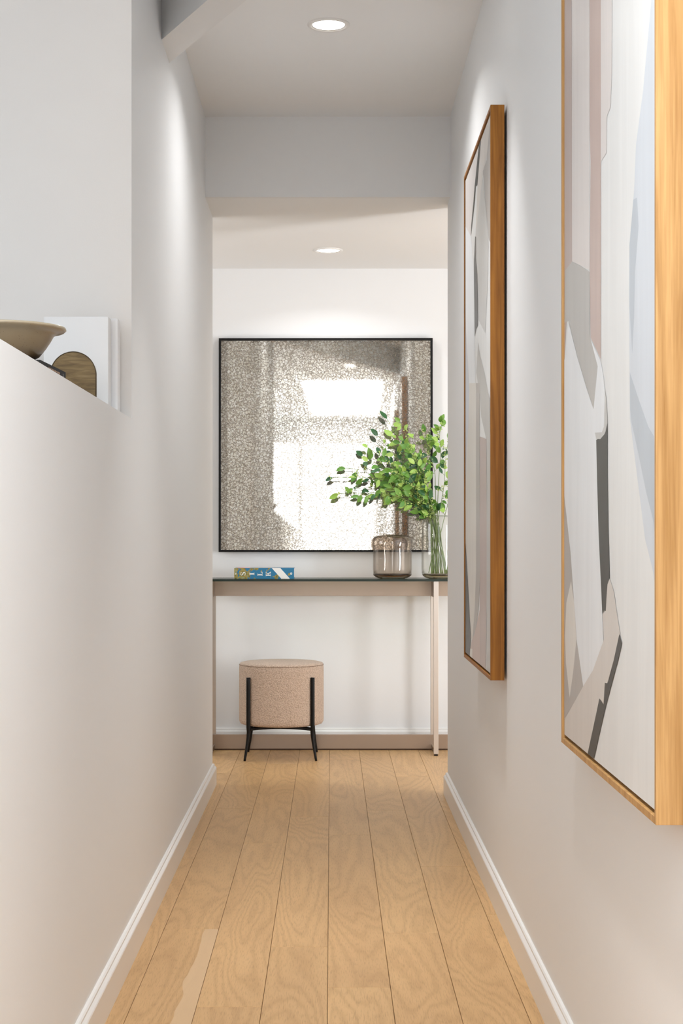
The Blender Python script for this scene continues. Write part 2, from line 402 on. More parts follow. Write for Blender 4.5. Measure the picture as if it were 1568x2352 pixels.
# ------------------------------------------------------------------ recessed ceiling lights
def downlight(x, y, z, label, power, spread=140):
    t = thing('ceiling_light', label, 'ceiling light', (x, y, z), 0, 'recessed ceiling lights')
    bm = bmesh.new()
    lathe(bm, [(.0700, 0), (.0700, -.003), (.066, -.006), (.057, -.0055), (.051, .001), (.051, -.0005), (.0700, 0)], 64)
    obj('trim_ring', bm, M_trim, t, True)
    bm = bmesh.new(); lathe(bm, [(0, -.0015), (.053, -.0015), (.053, 0), (0, 0)], 48)
    m = mat('lamp_diffuser', (1, 1, 1), .5); b = m.node_tree.nodes['Principled BSDF']
    b.inputs['Emission Color'].default_value = (1, .97, .92, 1); b.inputs['Emission Strength'].default_value = 9
    obj('diffuser', bm, m, t)
    d_ = bpy.data.lights.new('lamp', 'AREA'); d_.energy = power; d_.shape = 'DISK'; d_.size = .10; d_.spread = R(spread)
    d_.color = (.99, .985, .985)
    lo_ = bpy.data.objects.new('lamp', d_); C.objects.link(lo_); lo_.parent = t; lo_.location = (0, 0, -.0068)
    return t
downlight(-.008, 5.317, CH, 'round recessed ceiling light in the higher hallway ceiling', 4.1)
downlight(-.0135, 7.667, CL, 'round recessed ceiling light in the lower ceiling above the console table', 2.6)
downlight(.06, 1.93, CH, 'round recessed ceiling light reflected as a small white spot near the mirror top', 6.5, 100)
downlight(.12, 4.28, CH, 'added unseen ceiling light beside the diagonal beam, brightening the middle of the hall', 2.3, 62)  # extra lamp added out of view where the hall rendered dark

# ------------------------------------------------------------------ paintings
# far / near ends along y, heights; shapes given as (u along the wall from the far end, v up) in metres
def picture_frame(name, label, yf, yn, zb, zt, mw, shapes, base, lean=0):
    XF, XB = .434, .472
    t = thing(name, label, 'painting', (XB, (yf + yn) / 2, zb), 0, 'pair of tall framed abstract paintings on the right wall')
    W = yf - yn; H = zt - zb; T = .010; h = W / 2; dx = XF - XB
    # four frame rails, mitre-free butt joints
    obj('frame_side', B(dx, -h, 0, 0, -h + T, H, bevel=.0008), mw, t); obj('frame_side', B(dx, h - T, 0, 0, h, H, bevel=.0008), mw, t)
    obj('frame_rail', B(dx, -h + T, 0, 0, h - T, T, bevel=.0008), mw, t); obj('frame_rail', B(dx, -h + T, H - T, 0, h - T, H, bevel=.0008), mw, t)
    obj('backing', B(-.012, -h + T, T, -.004, h - T, H - T), M_fgap, t)
    g = T + .006; cx = dx + .004
    bm = bmesh.new(); box(bm, cx, -h + g, g, -.012, h - g, H - g)
    cv = obj('canvas', bm, base, t)
    for i, (m, poly) in enumerate(shapes):
        bm = bmesh.new()
        xx = cx - .00025 - i * .00004
        def cl(u, v): return (min(max(h - u, -h + g + .0005), h - g - .0005), min(max(v, g + .0005), H - g - .0005))
        vs_ = []
        for u, v in poly:
            yy, zz = cl(u, v); vs_.append(bm.verts.new((xx, yy, zz)))
        
        for tri in tessellate_polygon([[Vector((v.co.y, v.co.z, 0)) for v in vs_]]):
            try: bm.faces.new([vs_[q] for q in tri])
            except ValueError: pass
        obj('painted_shape', bm, m, cv)
    return t
def paintm(name, col, var=.028):
    m = mat(name, col, .38); t = NT(m)
    tc = t.n('ShaderNodeTexCoord'); mp = t.n('ShaderNodeMapping'); mp.inputs['Scale'].default_value = (8, 14, 1.6); t.l(tc.outputs['Object'], mp.inputs['Vector'])
    nz = t.n('ShaderNodeTexNoise'); nz.inputs['Scale'].default_value = 1.5; nz.inputs['Detail'].default_value = 5; nz.inputs['Distortion'].default_value = .6; t.l(mp.outputs[0], nz.inputs['Vector'])
    lo_ = tuple(c * (1 - var) for c in col); hi_ = tuple(min(1, c * (1 + var)) for c in col)
    c = t.ramp(nz.outputs[0], [(.35, lo_), (.65, hi_)]); t.l(c, t.b.inputs['Base Color'])
    mp2 = t.n('ShaderNodeMapping'); mp2.inputs['Scale'].default_value = (200, 300, 9); t.l(tc.outputs['Object'], mp2.inputs['Vector'])
    n2 = t.n('ShaderNodeTexNoise'); n2.inputs['Scale'].default_value = 1; t.l(mp2.outputs[0], n2.inputs['Vector']); t.bump(n2.outputs[0], .08, .0005)
    return m
def srgb(r, g, b): return tuple(((c / 255) / 12.92 if c / 255 <= .04045 else ((c / 255 + .055) / 1.055) ** 2.4) for c in (r, g, b))
P_ = {k: paintm('paint_' + k, srgb(*v)) for k, v in dict(
    cream=(228, 229, 228), white=(232, 235, 238), mauve=(186, 170, 164), taupe=(196, 176, 168), grey=(186, 184, 180), pink=(222, 216, 213),
    blue=(208, 214, 221), bluegrey=(186, 194, 202), charcoal=(54, 53, 50), ash=(200, 199, 196), stone=(178, 173, 168), sand=(214, 208, 202), leafy=(222, 218, 211)).items()}
NEAR = [
    ('mauve', [(-0.016, 1.921), (0.106, 1.860), (0.106, 1.364), (0.113, 0.884), (0.043, 0.785), (0.003, 0.718)]),
    ('pink', [(0.106, 1.860), (0.308, 1.758), (0.312, 0.838), (0.113, 0.887)]),
    ('taupe', [(0.308, 1.758), (0.425, 1.699), (0.425, 0.674), (0.321, 0.723), (0.312, 0.835), (0.321, 1.017), (0.312, 1.080)]),
    ('grey', [(0.113, 0.887), (0.212, 0.862), (0.312, 0.835), (0.316, 0.724), (0.395, 0.669), (0.353, 0.599), (0.273, 0.645), (0.171, 0.709), (0.072, 0.784), (0.010, 0.789), (0.026, 0.885)]),
    ('pink', [(0.425, 1.699), (0.540, 1.641), (0.527, 1.110), (0.515, 1.059), (0.482, 1.054), (0.479, 0.997), (0.425, 0.995)]),
    ('blue', [(0.897, 1.461), (0.881, 1.105), (0.883, 0.533), (0.883, 0.311), (0.849, 0.338), (0.792, 0.384), (0.766, 0.425), (0.726, 0.486), (0.679, 0.560), (0.673, 0.748), (0.676, 0.814), (0.712, 0.886), (0.726, 0.948), (0.779, 1.012), (0.837, 1.119), (0.862, 1.479)]),
    ('bluegrey', [(0.676, 0.814), (0.707, 0.874), (0.735, 0.871), (0.746, 0.827), (0.719, 0.767), (0.712, 0.703), (0.698, 0.652), (0.676, 0.721)]),
    ('bluegrey', [(0.679, 0.627), (0.746, 0.582), (0.818, 0.537), (0.855, 0.522), (0.880, 0.477), (0.880, 0.375), (0.849, 0.409), (0.799, 0.450), (0.746, 0.503), (0.691, 0.554), (0.682, 0.574)]),
    ('white', [(0.003, 0.718), (0.072, 0.782), (0.171, 0.709), (0.273, 0.645), (0.353, 0.599), (0.395, 0.666), (0.323, 0.720), (0.425, 0.671), (0.457, 0.636), (0.482, 0.561), (0.465, 0.553), (0.386, 0.549), (0.404, 0.403), (0.439, 0.262), (0.453, 0.213), (0.349, 0.164), (0.243, 0.127), (0.171, 0.201), (0.095, 0.359), (0.010, 0.460)]),
    ('stone', [(0.005, 0.464), (0.095, 0.359), (0.171, 0.201), (0.243, 0.127), (0.139, 0.088), (0.015, 0.045)]),
    ('leafy', [(0.102, 0.306), (0.139, 0.268), (0.167, 0.204), (0.128, 0.142), (0.084, 0.092), (0.038, 0.152), (0.026, 0.202), (0.043, 0.264)]),
    ('sand', [(0.243, 0.127), (0.349, 0.164), (0.457, 0.222), (0.443, 0.261), (0.474, 0.268), (0.487, 0.310), (0.510, 0.321), (0.548, 0.300), (0.571, 0.271), (0.602, 0.239), (0.548, 0.197), (0.490, 0.155), (0.462, 0.150), (0.457, 0.117), (0.413, 0.123), (0.377, 0.091), (0.292, 0.017), (0.019, 0.013), (0.019, 0.045), (0.139, 0.088)]),
    ('ash', [(0.368, 0.559), (0.382, 0.547), (0.422, 0.545), (0.465, 0.551), (0.490, 0.567), (0.479, 0.605), (0.465, 0.621), (0.457, 0.563), (0.436, 0.555)]),
    ('charcoal', [(0.490, 0.566), (0.490, 0.488), (0.497, 0.402), (0.510, 0.322), (0.490, 0.311), (0.479, 0.287), (0.474, 0.268), (0.457, 0.268), (0.443, 0.262), (0.422, 0.329), (0.404, 0.397), (0.390, 0.477), (0.381, 0.546), (0.399, 0.547), (0.422, 0.545), (0.448, 0.547), (0.474, 0.554)]),
    ('charcoal', [(0.595, 0.239), (0.605, 0.233), (0.617, 0.226), (0.587, 0.200), (0.548, 0.171), (0.474, 0.116), (0.422, 0.072), (0.359, 0.017), (0.292, 0.014), (0.377, 0.091), (0.413, 0.123), (0.453, 0.117), (0.465, 0.153), (0.490, 0.154), (0.504, 0.162), (0.548, 0.197)]),
]
FAR = [
    ('pink', [(-0.037, 1.562), (0.488, 1.560), (0.425, 1.510), (0.368, 1.420), (0.223, 1.333), (0.324, 1.215), (0.350, 1.013), (0.359, 0.834), (0.104, 0.857), (-0.037, 1.020)]),
    ('white', [(-0.037, 1.404), (0.223, 1.333), (0.324, 1.215), (0.350, 1.013), (0.381, 0.831), (0.176, 0.850), (-0.037, 1.105)]),
    ('blue', [(-0.037, 1.084), (0.054, 1.030), (0.167, 0.851), (0.168, 0.862), (0.133, 0.763), (0.058, 0.674), (-0.031, 0.591)]),
    ('sand', [(0.563, 1.568), (0.845, 1.565), (0.831, 1.486), (0.727, 1.458), (0.611, 1.433), (0.488, 1.341), (0.386, 1.303), (0.446, 1.443)]),
    ('stone', [(0.831, 1.536), (0.838, 1.200), (0.794, 1.215), (0.708, 1.326), (0.619, 1.446), (0.735, 1.452), (0.783, 1.498)]),
    ('ash', [(0.381, 1.304), (0.611, 1.433), (0.708, 1.323), (0.783, 1.210), (0.765, 1.105), (0.689, 0.970), (0.488, 1.034), (0.446, 1.175)]),
    ('grey', [(0.468, 0.971), (0.530, 0.925), (0.670, 0.861), (0.772, 0.796), (0.822, 0.775), (0.859, 0.411), (0.727, 0.663), (0.566, 0.743), (0.524, 0.805), (0.460, 0.850), (0.416, 0.887)]),
    ('leafy', [(0.168, 0.878), (0.402, 0.856), (0.402, 0.293), (0.357, 0.170), (0.278, 0.076), (0.217, 0.076), (0.133, 0.245), (0.032, 0.381), (0.006, 0.503), (0.083, 0.630)]),
    ('stone', [(0.402, 0.856), (0.515, 0.845), (0.524, 0.334), (0.524, 0.256), (0.481, 0.175), (0.357, 0.089), (0.278, 0.072), (0.357, 0.170), (0.402, 0.293)]),
    ('mauve', [(0.524, 0.687), (0.727, 0.667), (0.735, 0.261), (0.708, -0.003), (0.524, 0.009), (0.524, 0.334)]),
    ('grey', [(0.735, 0.666), (0.863, 0.629), (0.863, -0.012), (0.727, -0.005)]),
    ('taupe', [(0.357, 0.097), (0.524, 0.177), (0.524, 0.007), (0.255, 0.008), (0.183, 0.011), (0.255, 0.070)]),
    ('charcoal', [(0.022, 0.377), (0.083, 0.287), (0.183, 0.141), (0.231, 0.089), (0.183, 0.005), (-0.047, 0.005), (-0.031, 0.315)]),
    ('leafy', [(0.197, 0.041), (0.278, 0.045), (0.278, 0.006), (0.188, 0.007)]),
    ('charcoal', [(0.497, 1.562), (0.563, 1.559), (0.509, 1.505), (0.446, 1.443), (0.395, 1.452), (0.386, 1.440), (0.359, 1.414), (0.223, 1.333), (0.237, 1.367), (0.324, 1.430), (0.359, 1.462)]),
    ('charcoal', [(0.373, 1.305), (0.403, 1.296), (0.395, 1.235), (0.446, 1.175), (0.459, 1.115), (0.468, 1.021), (0.403, 1.018), (0.359, 1.002), (0.342, 1.133), (0.333, 1.241)]),
]

picture_frame('framed_painting', 'nearer tall abstract painting in a light wood floater frame on the right wall', 3.039, 2.153, .668, 2.236, M_fw_near, [(P_[k], p) for k, p in NEAR], P_['cream'])
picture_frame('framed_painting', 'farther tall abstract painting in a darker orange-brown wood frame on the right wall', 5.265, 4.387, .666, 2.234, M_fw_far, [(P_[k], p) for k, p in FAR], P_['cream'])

# ------------------------------------------------------------------ antique mirror
MW = 1.082
t = thing('wall_mirror', 'square antiqued mottled mirror in a thin black frame above the console table', 'mirror', (-.027, WALLY - .022, .986))
t.rotation_euler = (R(-.65), 0, R(-.5))
FT = .011
obj('frame_rail', B(-MW / 2, -.03, 0, MW / 2, 0, FT), M_black, t); obj('frame_rail', B(-MW / 2, -.03, MW - FT, MW / 2, 0, MW), M_black, t)
obj('frame_side', B(-MW / 2, -.03, FT, -MW / 2 + FT, 0, MW - FT), M_black, t); obj('frame_side', B(MW / 2 - FT, -.03, FT, MW / 2, 0, MW - FT), M_black, t)
obj('mirror_glass', B(-MW / 2 + FT, -.018, FT, MW / 2 - FT, -.004, MW - FT), M_mirror, t)

# ------------------------------------------------------------------ console table
TX0, TX1, TY0, TY1 = -.70, .665, 7.80, 8.13
TZ, TT = .8577, .0112
t = thing('console_table', 'long glass-topped console table on a brushed metal frame below the mirror', 'table', (0, 0, 0))
bm = bmesh.new(); fs = box(bm, TX0, TY0, TZ - TT, TX1, TY1, TZ)
for i, f in enumerate(bm.faces):
    f.normal_update()
    f.material_index = 0 if abs(f.normal.z) > .5 else 1
obj('glass_top', bm, [M_top, M_topedge], t)
ZA = TZ - TT
for lx in (-.5875, .509):
    for ly in (7.812, 8.052):
        lg = obj('leg', B(lx - .0117, ly, .008 if ly < 8 else .004, lx + .0117, ly + .02, ZA, bevel=.0012), M_leg_lit, t)
        if ly < 8:
            obj('foot_pad', B(lx - .009, ly + .002, 0, lx + .009, ly + .018, .008), M_black, lg)
    sx = -1 if lx > 0 else 1
    x_ = lx + sx * .006
    obj('side_rail', B(x_ - .003, 7.832, .768, x_ + .003, 8.03, ZA), M_steel, t)
    obj('side_rail', B(x_ - .003, 7.832, .006, x_ + .003, 8.03, .03), M_steel, t)
obj('upper_crossbar', B(-.69, 8.032, .768, .655, 8.05, ZA, bevel=.001), M_steel, t)
obj('lower_crossbar', B(-.69, 8.032, .006, .655, 8.05, .077, bevel=.001), M_steel, t)
obj('floor_strip', B(-.69, 8.034, 0, .655, 8.048, .006), M_fgap, t)

# ------------------------------------------------------------------ round stool
t = thing('round_stool', 'round beige boucle stool with four slim black legs under the table', 'stool', (-.240, 7.795, 0))
rr = .2045
bm = bmesh.new()
prof = [(0, .160), (.185, .160), (.197, .164), (rr - .001, .175), (rr, .19), (rr, .3), (rr, .42), (rr - .0008, .442), (rr - .003, .446), (rr - .0025, .449), (rr - .006, .4545), (.18, .459), (.12, .4625), (0, .464)]
lathe(bm, prof, 96); st = obj('seat', bm, M_boucle, t, True)
bm = bmesh.new()
tube(bm, [((rr - .0008) * math.cos(a), (rr - .0008) * math.sin(a), .4465) for a in [2 * math.pi * i / 96 for i in range(97)]], .0011, 6)
obj('seam', bm, mat('seam_thread', (.22, .14, .09), .8), st, True)
for sx in (-1, 1):
    for sy in (-1, 1):
        hx, hy = .1525 * sx, .149 * sy
        pts = bez([(hx, hy, .394), (hx, hy, .30), (hx, hy, .17), (hx - .001 * sx, hy - .001 * sy, .13), (hx + .006 * sx, hy + .004 * sy, .07), (hx + .017 * sx, hy + .012 * sy, 0)], 6)
        n = len(pts); rad = [.0098 if p.z > .15 else .0055 + .0043 * p.z / .15 for p in pts]
        bm = bmesh.new(); tube(bm, pts, rad, 16); obj('leg', bm, M_black, t, True)
bm = bmesh.new()
for s in (-1, 1):
    tube(bm, bez([(-.1525, -.149 * s, .150), (-.06, -.06 * s, .157), (0, 0, .158), (.06, .06 * s, .157), (.1525, .149 * s, .150)], 5), .006, 10)
    tube(bm, bez([(-.150, .148 * s, .146), (-.08, .148 * s, .153), (0, .148 * s, .156), (.08, .148 * s, .153), (.150, .148 * s, .146)], 5), .0055, 10)
obj('under_frame', bm, M_black, t, True)

# ------------------------------------------------------------------ book on the table
def cover_mat():
    m = mat('book_cover', (.03, .2, .38), .35); t = NT(m)
    tc = t.n('ShaderNodeTexCoord'); n1 = t.n('ShaderNodeTexNoise'); n1.inputs['Scale'].default_value = 26; n1.inputs['Detail'].default_value = 3
    t.l(tc.outputs['Object'], n1.inputs['Vector'])
    n2 = t.n('ShaderNodeTexNoise'); n2.inputs['Scale'].default_value = 90; n2.inputs['Detail'].default_value = 3; t.l(tc.outputs['Object'], n2.inputs['Vector'])
    a = t.ramp(n2.outputs[0], [(.35, (.06, .10, .05)), (.5, (.40, .27, .03)), (.62, (.18, .25, .14)), (.75, (.5, .42, .2))])
    # ornament is denser at the head of the spine (object -x)
    sp = t.n('ShaderNodeSeparateXYZ'); t.l(tc.outputs['Object'], sp.inputs[0])
    ad = t.n('ShaderNodeMath', operation='MULTIPLY_ADD'); ad.inputs[1].default_value = -.75; t.l(sp.outputs[0], ad.inputs[0]); t.l(n1.outputs[0], ad.inputs[2])
    f = t.ramp(ad.outputs[0], [(.545, (0, 0, 0)), (.57, (1, 1, 1))])
    mx = t.n('ShaderNodeMix', data_type='RGBA'); mx.inputs[6].default_value = (.012, .17, .33, 1); t.l(f, mx.inputs[0]); t.l(a, mx.inputs[7])
    t.l(mx.outputs[2], t.b.inputs['Base Color']); return m
BW, BH = .293, .0515
t = thing('book', 'thick blue and gold book with white SILK lettering lying on the glass table', 'book', (-.328, 7.90, TZ), R(.4))
bm = bmesh.new(); box(bm, -BW / 2, 0, 0, BW / 2, .205, .003); box(bm, -BW / 2, 0, BH - .003, BW / 2, .205, BH); box(bm, -BW / 2, 0, .003, BW / 2, .004, BH - .003)
cv = obj('cover', bm, cover_mat(), t)
obj('pages', B(-BW / 2 + .004, .0045, .0032, BW / 2 - .004, .20, BH - .0032), mat('pages', (.8, .76, .68), .8), t)
WH = mat('print_white', (.85, .84, .82), .5)
def print_poly(bm, polys, y=-.0004):
    for p in polys: bm.faces.new([bm.verts.new((x, y, z)) for x, z in p])
bm = bmesh.new(); print_poly(bm, [[(.038, BH), (.080, BH), (.126, 0), (.084, 0)]], -.0003)
bm.faces.new([bm.verts.new(q) for q in ((.038, -.0003, BH + .0003), (.080, -.0003, BH + .0003), (-.10, .2, BH + .0003), (-.142, .2, BH + .0003))])
obj('white_band', bm, WH, cv)
bm = bmesh.new(); bm.faces.new([bm.verts.new(q) for q in ((-.135, .001, BH + .0002), (-.07, .001, BH + .0002), (-.07, .16, BH + .0002), (-.135, .16, BH + .0002))])
obj('pink_print', bm, mat('print_pink', (.75, .32, .32), .5), cv)
# upright letter outlines as strokes in (x, y) with height 1, turned a quarter anticlockwise onto the spine
def rect(x0, y0, x1, y1): return [(x0, y0), (x1, y0), (x1, y1), (x0, y1)]
I_ = [rect(.12, 0, .38, 1), rect(0, 0, .5, .09), rect(0, .91, .5, 1)]
L_ = [rect(.1, 0, .34, 1), rect(0, 0, .8, .09), rect(0, .91, .45, 1), [(.66, .09), (.8, .09), (.8, .33), (.76, .33)]]
K_ = [rect(.1, 0, .32, 1), rect(0, 0, .42, .08), rect(0, .92, .42, 1), [(.32, .42), (.34, .56), (.74, .95), (.82, .95)], [(.42, .58), (.62, .0), (.88, .0), (.55, .66)], rect(.55, .92, .9, 1), rect(.52, 0, .95, .08)]
def s_strokes():
    pts = [(.66, .78), (.60, .92), (.38, .97), (.16, .9), (.12, .74), (.26, .6), (.5, .48), (.66, .32), (.62, .12), (.38, .03), (.14, .1), (.08, .26)]
    wd = [.04, .06, .07, .11, .15, .17, .18, .16, .11, .07, .06, .04]; out = []
    c = bez([(a, b, 0) for a, b in pts], 4); ww = [wd[min(int(i / 4), 11)] + (wd[min(int(i / 4) + 1, 11)] - wd[min(int(i / 4), 11)]) * (i % 4) / 4 for i in range(len(c))]
    L = []
    for i, p in enumerate(c):
        d_ = (c[min(i + 1, len(c) - 1)] - c[max(i - 1, 0)]).normalized(); nn = Vector((-d_.y, d_.x, 0)) * ww[i] * .5; L.append((p + nn, p - nn))
    for a, b in zip(L, L[1:]): out.append([(a[0].x, a[0].y), (b[0].x, b[0].y), (b[1].x, b[1].y), (a[1].x, a[1].y)])
    return out + [rect(.64, .7, .68, .98), rect(.05, .02, .09, .34)]
for g, cx_ in ((s_strokes(), -.1035), (I_, -.0600), (L_, -.0205), (K_, .0205)):
    bm = bmesh.new(); S = .0245; w_ = max(x for p in g for x, y in p)
    for p in g: print_poly(bm, [[(cx_ + .5 * S - y * S, .0235 + (x - w_ / 2) * S) for x, y in p]], -.0006)
    obj('letter', bm, WH, cv)
bm = bmesh.new()
rg = lambda a, r0: (.1325 + r0 * math.cos(a), .025 + r0 * math.sin(a) * 1.1)
for i in range(14):
    a, b = i * math.pi / 7, (i + 1) * math.pi / 7
    print_poly(bm, [[rg(a, .002), rg(a, .005), rg(b, .005), rg(b, .002)]], -.0006)
obj('publisher_mark', bm, WH, cv)
bm = bmesh.new(); print_poly(bm, [[(-.141, .021), (-.137, .021), (-.1355, .029), (-.138, .029), (-.139, .025), (-.141, .026)]], -.0006); obj('spine_mark', bm, WH, cv)

# ------------------------------------------------------------------ glass vessels
def vessel(name, label, loc, prof_out, th, base_t, mg, mb):
    t = thing(name, label, 'vase', loc)
    bm = bmesh.new(); lathe(bm, prof_out, 72); obj('glass_wall', bm, mg, t, True)
    inner = [(max(r - th, .001), z) for r, z in prof_out if z > base_t and r > th * 2]
    bm = bmesh.new(); lathe(bm, [(.001, base_t + .001)] + [(inner[0][0] * .6, base_t + .0012)] + inner, 72); obj('inner_wall', bm, mg, t, True)
    k = max(r for r, z in prof_out)
    bm = bmesh.new(); lathe(bm, [(0, .0012), (k * .62, .0012), (k * .82, .006), (k * .945, .016), (k * .955, .022), (k * .8, .0165), (k * .45, .0135), (0, .0125)], 64); obj('thick_base', bm, mb, t, True)
    r, z = prof_out[-1]
    bm = bmesh.new(); tube(bm, [((r - th / 2) * math.cos(a), (r - th / 2) * math.sin(a), z) for a in [2 * math.pi * i / 72 for i in range(73)]], th * .62, 8, False); obj('rim', bm, mg, t, True)
vessel('glass_jar', 'short wide smoky glass jar, empty, on the glass table', (.303, 7.955, TZ),
       [(0, 0), (.060, 0), (.075, .003), (.088, .012), (.0945, .025), (.096, .045), (.096, .10), (.0962, .14), (.098, .155), (.0998, .168), (.0995, .182), (.096, .196), (.088, .206), (.075, .211), (.06, .214), (.048, .2155)], .0035, .014, M_smoke, M_smokebase)
VX_, VY_ = .535, 7.955
vessel('glass_vase', 'tall clear glass vase holding the green stems on the glass table', (VX_, VY_, TZ),
       [(0, 0), (.05, 0), (.068, .003), (.081, .012), (.088, .028), (.089, .05), (.089, .15), (.089, .25), (.087, .275), (.081, .293), (.074, .303), (.064, .3085), (.056, .310)], .0033, .012, M_clear, M_clearbase)

# ------------------------------------------------------------------ leafy stems
def leaf_mesh(L, W, bend):
    bm = bmesh.new(); n = 6; rows = []
    for i in range(n + 1):
        s = i / n; wv = W * .5 * math.sin(math.pi * s ** .85) ** .8 if 0 < i < n else .0002
        z = bend * math.sin(s * 2.2) * L
        rows.append([bm.verts.new((s * L, -wv, z + wv * .35)), bm.verts.new((s * L, 0, z)), bm.verts.new((s * L, wv, z + wv * .35))])
    for a, b in zip(rows, rows[1:]):
        bm.faces.new((a[0], a[1], b[1], b[0])); bm.faces.new((a[1], a[2], b[2], b[1]))
    return bm
LM = []
for k, (L, W, bd) in enumerate([(.042, .022, .18), (.034, .020, .1), (.046, .023, -.12), (.030, .016, .25)]):
    for m in M_leaf:
        bm = leaf_mesh(L, W, bd); me = bpy.data.meshes.new('leaf'); bm.to_mesh(me); bm.free(); me.materials.append(m)
        for p in me.polygons: p.use_smooth = True
        LM.append(me)
def ico_clump(bm, p, n, spread, r):
    for _ in range(n):
        q = p + Vector([rnd.uniform(-spread, spread) for _ in range(3)])
        bmesh.ops.create_icosphere(bm, subdivisions=1, radius=rnd.uniform(.6, 1.1) * r, matrix=Matrix.Translation(q))
def leafy_stem(pts, start, nleaf, label, group=None, dens=1., clump=5, twig=.02):
    """pts relative to the vase foot; leaves from fraction `start` of the way to the tip"""
    t = thing('leafy_stem', label, 'plant', (VX_, VY_, TZ), 0, group)
    c = bez(pts, 14); n = len(c); nleaf = int(nleaf * 1.3)
    sb = bmesh.new(); tube(sb, c, [.0021 - .0012 * i / n for i in range(n)], 6)
    buds = bmesh.new(); leaves = []
    for k in range(nleaf):
        f = start + (1 - start) * (k + .5) / nleaf
        i = min(int(f * (n - 1)), n - 2); p = c[i]; d_ = (c[i + 1] - c[i]).normalized()
        side = Vector((rnd.uniform(-1, 1), rnd.uniform(-1, 1) * .8, rnd.uniform(-1, 1))); side = (side - d_ * side.dot(d_)).normalized()
        tw = rnd.uniform(.25, 1.0) * twig * (1.25 - .7 * f) * 1.5
        q = p + (d_ * .55 + side).normalized() * tw
        if k == nleaf - 1: q = c[-1]; side = d_
        q.y = min(q.y, .155)
        tube(sb, [p, p * .5 + q * .5 + Vector((0, 0, .002)), q], [.0009, .0008, .0007], 5)
        dirv = (d_ * rnd.uniform(.2, 1) + side * rnd.uniform(.4, 1.1) + Vector((0, 0, rnd.uniform(-.7, .35)))).normalized()
        if q.y + dirv.y * .04 > .16: dirv.y = -abs(dirv.y)
        leaves.append((q, dirv))
        if rnd.random() < .52:
            cp = q + Vector((rnd.uniform(-1, 1), rnd.uniform(-1, .4), rnd.uniform(-.5, 1))) * .012
            tube(sb, [p, cp], .0006, 4); ico_clump(buds, cp, clump + 2, .010, .0036)
    obj('stem', sb, M_stem, t, True)
    for q, dv in leaves:
        o = bpy.data.objects.new('leaf', LM[rnd.choice([0, 1, 1, 2, 3, 4, 4, 5, 6, 7, 7, 8, 9, 10, 11])]); C.objects.link(o); o.parent = t
        x = dv; ref = Vector((rnd.uniform(-.7, .7), -1, rnd.uniform(-.2, 1.0))); y = ref.cross(x).normalized(); z = x.cross(y)
        mtx = Matrix((x, y, z)).transposed().to_4x4(); mtx.translation = q
        o.matrix_local = mtx; o.scale = [rnd.uniform(.92, 1.28)] * 3
    if buds.verts:
        b = obj('buds', buds, M_bud, t, True); b['kind'] = 'stuff'
    else: buds.free()
    return t
# neck of the bunch leans on the left of the mouth
def P(px, py, y=0.): return ((px - 1010) / 465, y, (1329 - py) / 465)
G_ = 'leafy stems fanning left from the tall vase'
LBL = 'leafy green stem with pale buds, in the dense bunch leaning left from the tall vase'
fan = [  # tip, mid control, depth of tip, number of leaves
    ((765, 1098), (880, 1100), -.02, 15), ((812, 1122), (895, 1118), .08, 11),
    ((845, 1030), (905, 1075), -.06, 15), ((835, 1045), (900, 1085), .09, 13), ((868, 1002), (925, 1065), -.02, 15),
    ((890, 962), (940, 1045), .02, 17), ((918, 972), (950, 1040), -.07, 16), ((905, 1000), (948, 1060), .09, 15),
    ((925, 1015), (958, 1070), -.10, 14), ((890, 1065), (930, 1110), -.12, 12), ((860, 1095), (920, 1110), .05, 12),
    ((893, 1150), (935, 1130), -.05, 8), ((945, 1030), (965, 1090), .05, 13), ((968, 1045), (975, 1105), -.06, 12), ((930, 1085), (955, 1120), -.14, 9), ((795, 1075), (890, 1085), .06, 13), ((845, 1062), (910, 1095), -.11, 12), ((825, 1140), (900, 1125), -.03, 10), ((868, 1140), (925, 1120), .08, 9), ((905, 1045), (945, 1085), -.02, 11)]
for i, (tip, mid, dy, nl) in enumerate(fan):
    bx = 990 + (i * 37) % 42; by = -.05 + ((i * 53) % 100) / 1000
    sx_ = 983 + (i * 5) % 17
    pts = [P(bx, 1318, by), P((bx + sx_) / 2 + 4, 1255, by * .5), P(sx_ + 3, 1188, -.01 + .02 * ((i % 3) - 1)), P((sx_ * .35 + mid[0] * .65), 1188 * .3 + mid[1] * .7, dy * .4), P(*mid, dy * .7), P(*tip, dy)]
    own = {0: 'leafy green stem reaching farthest left across the mirror', 1: 'leafy green stem just under the farthest-left one, its tip above the jar\'s left side',
           2: 'leafy green stem sticking out up-left at half height of the bunch', 5: 'leafy green stem rising highest of those in front of the mirror glass',
           6: 'leafy green stem second highest in front of the mirror, over the dark reflected strip', 11: 'short leafy green stem drooping right above the glass jar',
           12: 'leafy green stem at the upper right of the dense bunch, beside the mirror frame'}
    lab = own.get(i, LBL); grp = G_
    leafy_stem(pts, .40, nl, lab, grp)
leafy_stem([P(1000, 1312, -.03), P(990, 1250, -.02), P(983, 1188, -.02), P(930, 1150, -.08), P(870, 1135, -.09), P(778, 1136, -.08)], .5, 13, 'lowest leafy stem of the bunch, reaching far left just above the jar')
leafy_stem([P(1001, 1318, .0), P(1002, 1250, 0), P(1002, 1185, 0), P(1001, 1120, .01), P(999, 1080, .02), P(985, 1030, .03), P(978, 992, .03)], .62, 10, 'upright leafy stem rising straight over the right edge of the mirror')
leafy_stem([P(1030, 1318, .02), P(1015, 1250, 0), P(1006, 1185, 0), P(1008, 1100, -.02), P(1012, 1040, -.02), P(1010, 1000, -.02), P(1016, 968, -.02)], .55, 15, 'tallest leafy stem beside the right wall end, thick with pale buds')
